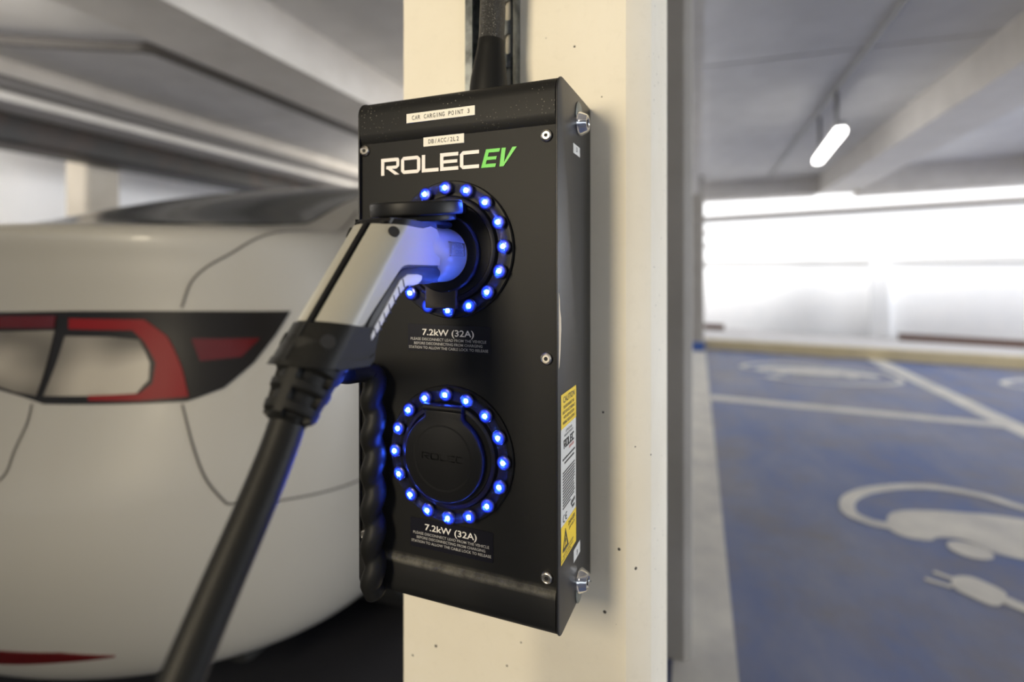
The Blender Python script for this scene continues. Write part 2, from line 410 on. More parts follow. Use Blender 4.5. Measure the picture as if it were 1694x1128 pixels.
# columns of the next bays
def column(name, x0, x1, y0, y1, label, ch=.02, m=None):
    pl = [(x0, y0+ch), (x0+ch, y0), (x1-ch, y0), (x1, y0+ch), (x1, y1-ch), (x1-ch, y1), (x0+ch, y1), (x0, y1-ch)]
    o = structure(name, prism(pl, 0, CEIL, lambda a, b, d: (a, b, d)), m or M['column'], label)
    pb = [(x0-.004, y0-.004), (x1+.004, y0-.004), (x1+.004, y1+.004), (x0-.004, y1+.004)]
    return o
ca = column('column', -.36, -.012, 1.52, 1.85, 'grey concrete column just behind the cream charger pillar')
cb = column('column', -.075, .10, 7.62, 7.86, 'distant grey column at the end of the white stripe by the kerb')
structure('painted_base', box(-.08, .105, 7.61, 7.87, 0, .12), M['blue_base'], parent=cb)
column('column', -4.95, -4.68, 3.0, 3.27, 'beige column beyond the white car under the dark duct', m=M['warm_column'])
# painted lines and charging symbols on the floor
PAINTED = []
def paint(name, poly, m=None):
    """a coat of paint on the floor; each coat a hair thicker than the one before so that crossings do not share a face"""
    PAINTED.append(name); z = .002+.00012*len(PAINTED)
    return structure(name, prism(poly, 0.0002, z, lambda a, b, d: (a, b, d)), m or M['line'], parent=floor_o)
paint('bay_line', [(-.06, -3), (.095, -3), (.115, kerb_y(.1)), (-.06, kerb_y(0))])
paint('bay_line', [(2.03, -3), (2.15, -3), (2.12, kerb_y(2.1)), (1.95, kerb_y(1.9))])
paint('bay_line', [(.115, 4.72), (2.05, 4.52), (2.05, 4.66), (.115, 4.9)])
paint('bay_line', [(2.15, 4.50), (4.2, 4.3), (4.2, 4.44), (2.15, 4.64)])
paint('bay_shade_patch', [(-4.1, -4), (-.5, -4), (-.5, 6), (-4.1, 6)], M['bay_shade'])  # dark sheet painting the shade under and beside the car
def ev_symbol(dx, dy):
    T = lambda P: [(a+dx, b+dy) for a, b in P]
    body = smooth_poly([(.742,2.60),(.79,2.745),(.879,2.811),(1.026,2.848),(1.208,2.874),(1.36,2.86),(1.62,2.83),(1.86,2.72),(1.90,2.56),(1.86,2.47),(1.78,2.46),(1.73,2.54),(1.63,2.56),(1.54,2.53),(1.50,2.45),(1.128,2.46),(1.05,2.49),(1.034,2.535),(.984,2.578),(.9,2.565),(.868,2.515),(.787,2.516),(.754,2.55)], 1)
    paint('symbol_car', T(body))
    for wx in (.978, 1.63):
        paint('symbol_wheel', T([(wx+.068*math.cos(t*PI/10), 2.482+.068*math.sin(t*PI/10)) for t in range(20)]))
    def ribbon(path, wd):
        L, R = [], []
        for i, p in enumerate(path):
            t = (path[min(i+1, len(path)-1)]-path[max(i-1, 0)]).normalized(); nv = Vector((-t.y, t.x, 0))*wd/2
            L.append((p+nv)[:2]); R.append((p-nv)[:2])
        return L+R[::-1]
    loop = catmull([(.76,2.61,0),(.69,2.625,0),(.635,2.70,0),(.66,2.84,0),(.74,2.96,0),(.86,3.06,0),(1.0,3.13,0),(1.14,3.15,0),(1.28,3.10,0),(1.42,2.98,0),(1.7,2.98,0),(2.0,2.9,0)])
    paint('symbol_cable', T(ribbon(loop, .06)))
    paint('symbol_plug', T(smooth_poly([(.80,2.165),(.835,2.245),(.875,2.262),(.905,2.262),(.957,2.2),(.954,2.164),(.905,2.097),(.873,2.09)], 1)))
    for p in ([(.78,2.25),(.79,2.265),(.845,2.232),(.835,2.217)], [(.735,2.19),(.745,2.205),(.81,2.178),(.80,2.162)]): paint('symbol_prong', T(p))
    paint('symbol_cable', T(ribbon(catmull([(.935,2.14,0),(1.0,2.09,0),(1.2,2.03,0),(1.6,2.05,0),(2.0,2.3,0),(2.0,2.9,0)]), .05)))
ev_symbol(0, 0)
ev_symbol(-.15, 3.75)
ev_symbol(2.1, 3.5)

# ---------------------------------------------------------------- fixtures overhead and far away
def thing_mesh(name, g, m, label, cat, smooth=SM, group=None):
    o = mesh_obj(name, g[0], g[1], m, None, smooth); return tag(o, label, cat, group)
e = empty('ceiling_batten', (.95, 4.66, CAM_H+.93)); tag(e, 'white glowing strip light hanging below the ceiling over the blue bays', 'lamp')
e.rotation_euler = (0, 0, math.radians(-3.3))
o = mesh_obj('diffuser', *bbox_bevel(-.034, .034, -.54, .54, 0, .045, .012), M['tube_light'], e)
mesh_obj('housing', *bbox_bevel(-.038, .038, -.56, .56, .045, .085, .008), M['pale_pipe'], e)
for y in (.42, -.36):
    mesh_obj('hanger', *sweep([(0, y, .085), (0, y, .372)], .012, 10), M['pipe'], e, 1)
thing_mesh('ceiling_conduit', sweep([(.93, 1.5, CEIL-.02), (.93, 4.6, CEIL-.02), (.93, 8.0, CEIL-.02)], .013, 10), M['pale_pipe'], 'thin grey conduit running along the ceiling above the strip light', 'pipe')
thing_mesh('ceiling_duct', bbox_bevel(-4.62, -4.24, -3, 9.3, CAM_H+.86, CAM_H+1.045, .02), M['duct'], 'dark brown rusty duct under the ceiling left of the car', 'duct')
thing_mesh('sprinkler_pipe', sweep(catmull([(-4.4, 1.2, CEIL-.05), (-3.4, 1.75, CAM_H+1.2), (-2.9, 2.02, CAM_H+1.2), (-2.78, 2.1, CAM_H+1.2), (-2.76, 2.35, CAM_H+1.2), (-2.76, 5, CAM_H+1.2), (-2.76, 8.9, CAM_H+1.2)], 6), .028, 12), M['pipe'], 'grey pipe bending round and running along the ceiling above the car', 'pipe')
thing_mesh('beam_pipe', sweep([(-3.92, -3, CAM_H+1.14), (-3.92, 9.3, CAM_H+1.14)], .045, 12), M['pipe'], 'straight grey pipe fixed along the side of the ceiling beam', 'pipe')
for (xa, xb, yo, lab) in ((.05, .42, .35, 'short dark block lying on the walkway beside the distant column'), (2.62, 4.2, .22, 'long reddish brown bar lying on the walkway by the far wall')):
    thing_mesh('wheel_stop', prism([(xa, wall_y(xa)-yo-.12), (xb, wall_y(xb)-yo-.12), (xb, wall_y(xb)-yo), (xa, wall_y(xa)-yo)], .13, .22, lambda a, b, d: (a, b, d)), M['brown'], lab, 'block')

# ---------------------------------------------------------------- charger frame: x right, y into the pillar, z up, measured from the
# right front edge of the charger at camera height
L_ROT = math.radians(-22.24)+YAW
L_ORG = Vector((-.1163, .4677, CAM_H))
RM = Matrix.Rotation(L_ROT, 3, 'Z')
def L2W(p): return L_ORG+RM @ Vector(p)
class Frame:
    """an Empty standing at charger-frame point base; parts are written in charger-frame coordinates"""
    def __init__(s, name, base, label, cat):
        s.base = base; s.o = empty(name, L2W(base), L_ROT); tag(s.o, label, cat)
    def part(s, name, g, m, parent=None, smooth=False, label=None):
        o = mesh_obj(name, g[0], g[1], m, parent or s.o, smooth, s.base)
        if label: o['label'] = label
        return o
    def inst(s, name, me, p, rot=(0, 0, 0), parent=None):
        o = bpy.data.objects.new(name, me); C.objects.link(o); o.parent = parent or s.o
        o.location = tuple(p[i]-s.base[i] for i in range(3)); o.rotation_euler = rot; return o
FRONT = lambda a, b, d: (a, -d, b)           # drawn on the front face, d outwards
SIDE = lambda a, b, d: (d, a, b)             # drawn on the right side face
D = .116; W = .217

# ---- cream pillar
def pillar():
    r = .0235; y0 = D
    pl = [(-.245, y0+.008), (-.2425, y0+.0025), (-.237, y0), (.0385, y0), (.0395, y0+.0008), (.0615, y0+.0228), (.0620, y0+.024), (.062, .292), (.055, .30), (-.237, .30), (-.245, .292)]
    o = mesh_obj('pillar', *prism(pl, -CAM_H, CEIL-CAM_H, lambda a, b, d: (a, b, d)), M['pillar'], None, SM)
    o.location = L_ORG; o.rotation_euler = (0, 0, L_ROT)
    tag(o, 'cream painted concrete pillar carrying the black charger', kind='structure')
pillar()

# ---- charging station
st = Frame('charging_station', (-.1085, .058, -.3285), 'black wall charger with two blue ringed sockets on the cream pillar', 'charger')
def arc(cy, cz, r, a0, a1, k=8): return [(cy+r*math.cos(a0+(a1-a0)*i/k), cz+r*math.sin(a0+(a1-a0)*i/k)) for i in range(k+1)]
prof = [(D-.001, .178)]+arc(.0125, .1620, .016, PI/2, PI, 8)+[(-.0035, .1440), (-.0032, .1415), (-.0005, .1352), (.0006, .1335), (.0006, -.2855), (.0002, -.2862), (-.0018, -.2880), (-.0022, -.2888), (-.0022, -.3150)]+arc(.0108, -.3155, .013, PI, 1.5*PI, 8)+[(D-.001, -.3285)]
st.part('front_cover', prism(prof, -W+.0018, -.0026, lambda a, b, d: (d, a, b)), M['powder'], smooth=math.radians(28))
sp = [(D, .179)]+arc(.0125, .1625, .0165, PI/2, PI, 8)+arc(.0105, -.3165, .013, PI, 1.5*PI, 8)+[(D, -.3295)]
st.part('side_plate', puffy(sp, -.0019, 0, .0007, SIDE, 3), M['powder_side'], smooth=SM)
st.part('side_plate', puffy(sp, -W, -W+.0019, .0007, SIDE, 3), M['powder_side'], smooth=SM)
st.part('back_plate', box(-W+.002, -.003, D-.004, D-.0005, -.327, .177), M['powder_side'])
# screws
scr = mesh_obj('screw', *lathe([(0, .0058), (.0016, .0058), (.0028, .0050), (.0032, .0040), (.0030, .0036), (.0024, .0034), (.0024, .0001)], (0, 0, 0), (0, -1, 0), 24), M['steel'], st.o, SM)
hexm = bpy.data.meshes.new('hex_recess'); hv, hf = lathe([(.0022, .0021), (.0028, .0019), (.0028, .0001)], (0, 0, 0), (0, -1, 0), 6); hexm.from_pydata(hv, [], hf); hexm.materials.append(M['dark_recess'])
spots = [(-.0117, .1238), (-.0117, -.0775), (-.0112, -.2748), (-.2108, .1268), (-.2098, -.2728)]
for i, (x, z) in enumerate(spots):
    s_ = scr if i == 0 else st.inst('screw', scr.data, (x, 0, z))
    s_.location = (x-st.base[0], .0004-st.base[1], z-st.base[2])
    h_ = bpy.data.objects.new('hex_recess', hexm); C.objects.link(h_); h_.parent = s_
# cam locks on the right side
for z, dz in ((.1500, .0095), (-.3100, -.0095)):
    st.part('lock_washer', lathe([(0, .0125), (.0007, .0125), (.0010, .012)], (0, .067, z+dz), (1, 0, 0), 32), M['washer'], smooth=SM)
    lk = st.part('lock', lathe([(0, .0122), (.0025, .0122), (.0035, .0116), (.0090, .0088), (.0098, .0080), (.0098, .0060), (.0090, .0056), (.0090, .0001)], (0, .067, z), (1, 0, 0), 40), M['chrome'], smooth=SM)
    st.part('keyhole', puffy(rrect(.0660, .0680, z-.0035, z+.0035, .0008), .0086, .0096, .0002, SIDE, 2), M['dark_recess'], parent=lk)
# label strips
for (a0, a1, b0, b1, txt, ins) in ((-.1572, -.0815, .1490, .1581, 'CAR CARGING POINT 3', .0065), (-.1402, -.0951, .1250, .1340, 'DB/ACC/2L2', .0058)):
    dd = .0042 if b1 > .145 else 0
    lb = st.part('label_strip', prism([(a0, b0), (a1, b0), (a1, b1), (a0, b1)], dd-.001, dd+.0003, FRONT), M['white_vinyl'], label='white printed label strip')
    st.part('lettering', place2(fit_text(txt, a0+ins, a1-.0055, b0+.0025, .0043, True), FRONT, dd+.0005), M['ink'], parent=lb)
# brand lettering, drawn stroke by stroke
def bar(x0, x1, y0, y1): return [(x0, y0), (x1, y0), (x1, y1), (x0, y1)]
t = .20
GL = {'R': ([bar(0, t, 0, .80), [(0, .80), (t, .80), (t, 1-t), (t, 1), (0, 1)], bar(t, 1.0, 1-t, 1), [(1.0, 1), (1.0, 1-t), (1.0, .36), (1.18, .50), (1.18, .86), (1.13, .97)], bar(.34, 1.0, .36, .54), [(.42, .36), (.70, .36), (1.20, 0), (.90, 0)]], 1.20),
      'O': ([bar(.16, 1.06, 0, t), bar(.16, 1.06, 1-t, 1), [(0, .16), (.16, 0), (.16+.04, t), (t, t+.04), (t, 1-t-.04), (t+.0, 1-t), (.16, 1), (0, .84)], [(1.22, .16), (1.06, 0), (1.02, t), (1.22-t, t+.04), (1.22-t, 1-t-.04), (1.02, 1-t), (1.06, 1), (1.22, .84)]], 1.22),
      'L': ([bar(0, t, 0, 1), bar(t, 1.02, 0, t)], 1.02),
      'E': ([bar(0, t, 0, 1), bar(t, 1.08, 0, t), bar(t, 1.02, .41, .59), bar(t, 1.08, 1-t, 1)], 1.08),
      'C': ([bar(.16, 1.10, 0, t), bar(.16, 1.10, 1-t, 1), [(0, .16), (.16, 0), (.16+.04, t), (t, t+.04), (t, 1-t-.04), (t, 1-t), (.16, 1), (0, .84)]], 1.10)}
def word(s, a0, a1, b0, hgt, fn, d, th=.0004):
    tot = sum(GL[c][1] for c in s)+.10*(len(s)-1); k = (a1-a0)/tot; x = 0; parts = []
    for c in s:
        for p in GL[c][0]: parts.append(prism([(a0+(x+q[0])*k, b0+q[1]*hgt) for q in p], d, d+th, fn))
        x += GL[c][1]+.10
    return join(parts)
st.part('lettering', word('ROLEC', -.1907, -.0792, .0996, .0172, FRONT, -.0003), M['logo_white'], label='white brand lettering')
def ital(P): return [(-.0770+(x+.33*y)*.0158, .0993+y*.0172) for x, y in P]
ev = [ital(p) for p in (bar(0, .24, 0, 1), bar(.24, .92, 0, .19), bar(.24, .84, .405, .585), bar(.24, .92, .81, 1))]
ev += [ital(p) for p in ([(1.02, 1), (1.28, 1), (1.42, .22), (1.36, 0), (1.20, 0)], [(1.36, 0), (1.42, .22), (1.70, 1), (1.98, 1), (1.46, 0)])]
st.part('lettering', join([prism(p, -.0003, .0001, FRONT) for p in ev]), M['logo_green'], label='green slanted brand lettering')
# rating plates
for (a0, a1, b0, b1) in ((-.1585, -.0675, -.0775, -.0512), (-.1555, -.0645, -.2735, -.2445)):
    rp = st.part('rating_label', puffy(rrect(a0, a1, b0, b1, .0018), -.001, .0001, .0001, FRONT, 1), M['black_vinyl'], label='glossy black rating label')
    hh = b1-b0
    st.part('lettering', place2(fit_text('7.2kW (32A)', a0+.0170, a1-.0170, b1-.0105, .0062), FRONT, .0003), M['print_white'], parent=rp)
    for k, (s_, i0, i1) in enumerate((('PLEASE DISCONNECT LEAD FROM THE VEHICLE', .0035, .0040), ('BEFORE DISCONNECTING FROM CHARGING', .0075, .0080), ('STATION TO ALLOW THE CABLE LOCK TO RELEASE', .0015, .0020))):
        st.part('lettering', place2(fit_text(s_, a0+i0, a1-i1, b1-.0158-.0042*k, .0026), FRONT, .0003), M['print_dim'], parent=rp)
# LED rings, sockets, lids
ledm = bpy.data.meshes.new('led'); lv, lf = lathe([(.0016, .0019), (.0019, .0016), (.0021, .0010), (.0022, .0002)], (0, 0, 0), (0, -1, 0), 16)
ledm.from_pydata(lv, [], lf); ledm.materials.append(M['led'])
halom = bpy.data.meshes.new('led_halo'); lv, lf = lathe([(.0000, .0070), (.0005, .0069), (.0010, .0055), (.0015, .0032), (.0017, .0002)], (0, 0, 0), (0, -1, 0), 24)
halom.from_pydata(lv, [], lf); halom.materials.append(M['led_halo'])
for p_ in halom.polygons: p_.use_smooth = True
cupm = bpy.data.meshes.new('led_cup'); lv, lf = lathe([(-.0030, .0056), (-.0003, .0056), (-.0002, .0050), (-.0002, .0001)], (0, 0, 0), (0, -1, 0), 16)
cupm.from_pydata(lv, [], lf); cupm.materials.append(M['dark_recess'])
sv, sf = box(-.0024, .0024, .0008, .0022, -.0024, .0024)
sock = [(-.1093, .0225), (-.1093, -.1757)]
for (cx, cz) in sock:
    st.part('socket_bezel', lathe([(-.001, .0665), (.0022, .0665), (.0032, .0655), (.0032, .0520), (.0075, .0505), (.0085, .0490), (.0085, .0465), (.0060, .0450), (.0060, .0001)], (cx, 0, cz), (0, -1, 0), 96), M['plastic'], smooth=SM, label='black round socket bezel')
    rg = st.part('led_ring', torus(cx, -.0074, cz, .0588, .0042), M['tube'], smooth=1, label='clear light tube with blue lights')
    for k in range(16):
        a = math.radians(91.5+22.5*k); l_ = st.inst('led', ledm, (cx+.0588*math.cos(a), -.0080, cz+.0588*math.sin(a)), parent=rg); st.inst('led_halo', halom, (cx+.0588*math.cos(a), -.0080, cz+.0588*math.sin(a)), parent=rg); st.inst('led_cup', cupm, (cx+.0588*math.cos(a), -.0080, cz+.0588*math.sin(a)), parent=rg)
# closed lid of the lower socket
cx, cz = -.1115, -.1765
lid2 = [(cx+.0425*math.cos(math.radians(a)), cz+.0425*math.sin(math.radians(a))) for a in range(118, 118+305, 6)]
tab = [(cx+.0205, cz+.0415), (cx+.0225, cz+.0455), (cx-.0195, cz+.0455), (cx-.0200, cz+.0385)]
ld = st.part('socket_lid', puffy(lid2+[(cx+.0205, cz+.0388), (cx+.0205, cz+.0455), (cx-.0200, cz+.0455)], .0055, .0135, .0018, FRONT, 3), M['plastic'], smooth=SM, label='closed black round socket lid')
st.part('lid_disc', lathe([(.0130, .0322), (.0136, .0318), (.0136, .0300), (.0131, .0294), (.0131, .0001)], (cx, 0, cz), (0, -1, 0), 72), M['plastic'], parent=ld, smooth=SM)
st.part('lettering', word('ROLEC', cx-.0225, cx+.0225, cz-.0025, .0065, FRONT, .0129, .0006), M['plastic'], parent=ld, label='embossed lettering')
st.part('lid_hinge', lathe([(0, .0042), (.042, .0042)], (cx-.0210, -.0100, cz+.0470), (1, 0, 0), 20), M['plastic'], parent=ld, smooth=SM)
# open lid of the upper socket: swung up, sticking out over the plug
def tilt(a, b, d):                            # a across, b outwards from hinge, d upwards
    s_, c_ = math.sin(math.radians(7)), math.cos(math.radians(7)); return (cx+a, -.014-b*c_-d*s_, .0605-b*s_+d*c_)
cz1 = .0225
lo = [(.0400*math.cos(math.radians(a)), .044+.0400*math.sin(math.radians(a))) for a in range(-62, 243, 6)]
ol = st.part('socket_lid', puffy(lo+[(-.0205, .0090), (-.0205, .0), (.0215, .0), (.0215, .0090)], -.0055, .0065, .0020, tilt, 3), M['plastic'], smooth=SM, label='open black socket lid above the plug')
st.part('lid_hinge', lathe([(0, .0052), (.043, .0052)], (cx-.0210, -.0110, .0605), (1, 0, 0), 20), M['plastic'], parent=ol, smooth=SM)
st.part('lid_rim', puffy([(.034*math.cos(i*PI/20), .044+.032*math.sin(i*PI/20)) for i in range(40)], -.0105, -.005, .001, tilt, 2), M['plastic'], parent=ol, smooth=SM)
st.part('socket_latch', bbox_bevel(-.1325, -.0985, -.0105, -.004, -.0345, -.0080, .0012), M['latch'], label='grey latch block under the plug')
# stickers on the right side
stk = st.part('warning_sticker', prism([(.0055, -.2652), (.0556, -.2652), (.0556, -.1110), (.0055, -.1110)], 0, .00025, SIDE), M['label_grey'], label='tall yellow and white warning sticker')
st.part('sticker_panel', prism([(.0055, -.1425), (.0556, -.1425), (.0556, -.1110), (.0055, -.1110)], .0002, .00045, SIDE), M['yellow'], parent=stk, label='yellow caution panel')
st.part('sticker_panel', prism([(.0055, -.2652), (.0556, -.2652), (.0556, -.2315), (.0055, -.2315)], .0002, .00045, SIDE), M['yellow'], parent=stk, label='yellow danger panel')
def stx(s_, a0, a1, b0, cap, m='ink', d=.0006): return place2(fit_text(s_, a0, a1, b0, cap), SIDE, d)
parts = [stx('CAUTION', .0115, .0500, -.1195, .0058)]
for k, (s_, a0, a1) in enumerate((('PLEASE ENSURE THIS', .0130, .0480), ('UNIT IS IN ACCORDANCE', .0095, .0510), ('WITH 18TH EDITION', .0130, .0480), ('WIRING REGULATIONS', .0105, .0500))): parts.append(stx(s_, a0, a1, -.1250-.0048*k, .0029))
parts += [stx('SUPPLIED AND', .0200, .0410, -.1480, .0022), stx('MANUFACTURED BY', .0160, .0450, -.1515, .0022), word('ROLEC', .0140, .0475, -.1620, .0078, SIDE, .0003)]
st.part('lettering', join(parts), M['ink'], parent=stk)
st.part('lettering', stx('SERVICES', .0310, .0475, -.1660, .0026), M['red_ink'], parent=stk, label='small red lettering')
rows = []
random.seed(7)
for k in range(2):                            # print too fine to read: rows of word-long dashes
    x = .0105+.006*k
    while x < .050-.006*k:
        l_ = random.uniform(.003, .0075); rows.append(prism(bar(x, min(x+l_, .0515), -.1725-.0042*k, -.1708-.0042*k), .0003, .0005, SIDE)); x += l_+.0011
for k in range(13):
    x = .0110
    while x < .0485-(.012 if k == 12 else 0):
        l_ = random.uniform(.0025, .0075); rows.append(prism(bar(x, min(x+l_, .0505), -.1845-.0027*k, -.1832-.0027*k), .0003, .0005, SIDE)); x += l_+.0009
st.part('fine_print', join(rows), M['ink'], parent=stk)
# CE mark, arrow emblem, warning triangle
def arc_band(cy, cz, r, wd, a0, a1, k=12):
    o = [(cy+r*math.cos(math.radians(a0+(a1-a0)*i/k)), cz+r*math.sin(math.radians(a0+(a1-a0)*i/k))) for i in range(k+1)]
    return o+[(cy+(r-wd)*math.cos(math.radians(a1-(a1-a0)*i/k)), cz+(r-wd)*math.sin(math.radians(a1-(a1-a0)*i/k))) for i in range(k+1)]
ce = [prism(arc_band(.0150, -.2262, .0035, .0009, 60, 300), .0003, .0005, SIDE), prism(arc_band(.0225, -.2262, .0035, .0009, 60, 300), .0003, .0005, SIDE), prism(bar(.0193, .0232, -.2267, -.2257), .0003, .0005, SIDE)]
ar = [prism(p, .0003, .0005, SIDE) for p in ([(.0370, -.2215), (.0410, -.2180), (.0410, -.2200), (.0510, -.2185), (.0510, -.2215), (.0415, -.2225), (.0410, -.2250)], bar(.0420, .0500, -.2270, -.2245))]
tri = [(.0095, -.2555), (.0285, -.2555), (.0190, -.2365)]
it = inset(tri, .0022)
dg = [prism([tri[i], tri[(i+1) % 3], it[(i+1) % 3], it[i]], .0005, .0007, SIDE) for i in range(3)]
dg.append(prism([(.0200, -.2425), (.0172, -.2485), (.0190, -.2485), (.0180, -.2535), (.0212, -.2472), (.0194, -.2472)], .0005, .0007, SIDE))
dg += [stx('DANGER', .0285, .0510, -.2385, .0042), stx('230 VOLTS', .0300, .0500, -.2430, .0026)]
for k, (s_, a0, a1) in enumerate((('ISOLATE ELSEWHERE', .0270, .0510), ('BEFORE REMOVING', .0230, .0500), ('THIS COVER', .0180, .0440))): dg.append(stx(s_, a0-.012, a1-.006, -.2580-.0030*k+.0005, .0018))
st.part('emblem', join(ce+ar), M['ink'], parent=stk)
st.part('lettering', join(dg), M['ink'], parent=stk)
for (a0, a1, b0, b1) in ((.0465, .0705, .1170, .1265), (.0478, .0712, -.2835, -.2715)):
    sl = st.part('key_label', prism([(a0, b0), (a1, b0), (a1, b1), (a0, b1)], 0, .0003, SIDE), M['label_grey'], label='small pale label by the lock')
    st.part('lettering', place2(fit_text('3', a0+.010, a0+.014, b0+.0030, .0045), SIDE, .0005), M['ink'], parent=sl)
# chipped paint on the right front edge
chip = [(-.0003, -.018), (.0022, -.024), (.0030, -.033), (.0060, -.041), (.0066, -.052), (.0052, -.060), (.0044, -.070), (.0016, -.083), (-.0003, -.086)]
st.part('paint_chip', prism(chip, -.001, .0002, SIDE), M['bare'], label='bare chipped patch on the edge')

# ---- plug and its cable
PX = -.1115
pg = Frame('charging_plug', (PX, -.30, -CAM_H), 'grey and black charging plug with thick black cable pushed into the upper socket', 'plug')
PL = lambda a, b, d: (PX+d, -a, b)
NEAR = lambda a, b, d: (PX+d, -a, b)
FAR = lambda a, b, d: (PX-d, -a, b)
def back_round(k0, k1, H, r):
    """half thickness of the handle as a function of the distance from its rounded back line"""
    e_ = (k1-k0).normalized()
    def X(a, b):
        q = max(0, e_.y*(a-k0.x)-e_.x*(b-k0.y))
        return H*math.sqrt(max(0, 1-(1-min(q, r)/r)**2)) if q < r else H
    return X
def back_samples(k0, k1, r, n=9, step=.0022):
    e_ = (k1-k0).normalized(); nv = Vector((e_.y, -e_.x)); L = (k1-k0).length; o = []
    for k in range(1, n):
        wd = r*(1-math.cos(PI/2*k/n))
        if wd < .00003: continue
        for i in range(-4, int(L/step)+4): p = k0+e_*(i*step)+nv*wd; o.append((p.x, p.y))
    return o
K0, K1 = Vector((.1262, .0377)), Vector((.1885, -.0350))
Xs = back_round(K0, K1, .0222, .0165); ES = back_samples(K0, K1, .0165)
SH = [(.1225,.0405),(.110,.0415),(.062,.0415),(.060,.034),(.060,-.0085),(.094,-.0088),(.1110,-.0088),(.1138,-.0098),(.1535,-.0480),(.1600,-.0420),(.1870,-.0340),(.1268,.0364)]
pg.part('shell', join([hfield(SH, Xs, 1, f_, .002, ES) for f_ in (NEAR, FAR)]), M['plastic'], smooth=SM, label='black plug shell')
pg.part('top_cover', puffy(smooth_poly([(.1250,.0385),(.1180,.0418),(.100,.0440),(.066,.0465),(.034,.0475),(.020,.0470),(.020,.040),(.066,.040),(.120,.036)], 1), -.0165, .0165, .005, NEAR, 4), M['plastic'], smooth=SM, label='black cover along the top of the plug')
def sec(u, hw, zc, hh, ex, k=40):
    o = []
    for i in range(k):
        a = 2*PI*i/k; c_, s_ = math.cos(a), math.sin(a)
        o.append((PX+hw*math.copysign(abs(c_)**(2/ex), c_), -u, zc+hh*math.copysign(abs(s_)**(2/ex), s_)))
    return o
pg.part('plug_head', loft([sec(.0060, .0235, .0168, .0235, 2), sec(.0070, .0256, .0168, .0252, 2), sec(.010, .0262, .0168, .0256, 2), sec(.040, .0262, .0168, .0256, 2.1), sec(.050, .0258, .0175, .0250, 2.2), sec(.058, .0244, .0215, .0200, 2.5), sec(.072, .0226, .0220, .0168, 2.8), sec(.090, .0200, .0210, .0130, 3.2)]), M['plug_grey'], smooth=SM, label='round grey plug head')
K0p, K1p = K0+Vector((.0006, .0005)), K1+Vector((.0006, .0005))
Xp = back_round(K0p, K1p, .0230, .0168); EP = back_samples(K0p, K1p, .0168)
def Xpan(a, b): return max(.0, Xp(a, b))
panel = [(.1240,.0366),(.1165,.0366),(.105,.0363),(.092,.0359),(.084,.0360),(.072,.0385),(.062,.0365),(.058,.030),(.057,.020),(.058,.0062),(.1060,.0062),(.1110,.0056),(.1150,.0042),(.1190,.0010),(.1600,-.0352),(.1620,-.0361),(.1650,-.0360),(.1858,-.0314),(.1272,.0370)]
for sg in (1, -1):
    fn = (lambda a, b, d: (PX+d, -a, b)) if sg == 1 else (lambda a, b, d: (PX-d, -a, b))
    pn = pg.part('side_panel', hfield(panel, Xpan, .0018, fn, .0016, EP), M['plug_grey'], smooth=SM, label='grey side panel')
    hn = Vector((sg, -.61, .52)).normalized(); hp = Vector((PX+sg*.0196, -.1213, .0303))+hn*.0012
    pg.part('screw_hole', lathe([(-.006, .0044), (.0006, .0044), (.0009, .0040), (.0005, .0038), (.0005, .0001)], hp, hn, 28), M['dark_recess'], parent=pn, smooth=SM)
    rim = smooth_poly([(.1215,-.0005),(.1095,.0044),(.0625,.0050),(.0555,-.0002),(.0640,-.0090),(.1130,-.0092),(.1535,-.0482),(.1605,-.0372)], 1)
    pg.part('grip_rim', puffy(rim, .0140, .0236, .0012, fn, 2), M['plastic'], smooth=SM)
    pad = smooth_poly([(.1147,-.0010),(.0881,-.0012),(.0880,-.0060),(.0960,-.0100),(.1138,-.0100),(.1535,-.0490),(.1545,-.0420),(.1347,-.0215)], 1)
    pd = pg.part('grip_pad', puffy(pad, .0120, .0244, .0010, fn, 2), M['pad_grey'], smooth=SM, label='pale grey ribbed grip pad')
    for (a, b) in [(.1155, -.0072), (.1215, -.0130), (.1275, -.0190), (.1335, -.0250), (.1395, -.0310), (.1450, -.0365), (.1500, -.0415)]:
        pg.part('grip_slot', prism([(a-.0026, b-.0044), (a-.0008, b-.0036), (a+.0010, b+.0026), (a+.0000, b+.0026)], .0232, .02465, fn), M['dark_recess'], parent=pd)
    # raised maker's plate on the head
hx = PX+.0262
parts = []
frame_bars = [bar(-.0455, -.0185, .0268, .0273), bar(-.0455, -.0185, .0148, .0153), bar(-.0190, -.0185, .0148, .0273)]
for p in frame_bars: parts.append(([(PX+.0268, a, b) for a, b in p]+[(PX+.0240, a, b) for a, b in p], [(0,1,2,3),(4,5,6,7),(0,1,5,4),(1,2,6,5),(2,3,7,6),(3,0,4,7)]))
for s_, a0, a1, b0, cap in (('P', -.0445, -.0380, .0165, .0090), ('PHOENIX', -.0365, -.0205, .0218, .0040), ('CONTACT', -.0365, -.0205, .0166, .0040)):
    g = fit_text(s_, a0, a1, b0, cap); parts.append(([(PX+.0268, a, b) for a, b in g[0]], g[1]))
M['emboss'] = mat('embossed_plastic', (.17, .165, .15), .5)
pg.part('lettering', join(parts), M['emboss'], label='embossed maker lettering')
# black collar round the plug nose
pg.part('plug_collar', lathe([(.0, .0370), (.0085, .0370), (.0105, .0355), (.0110, .0330), (.0110, .0270)], (PX, -.0015, .0178), (0, -1, 0), 64), M['plastic'], smooth=SM, label='black collar round the plug nose')
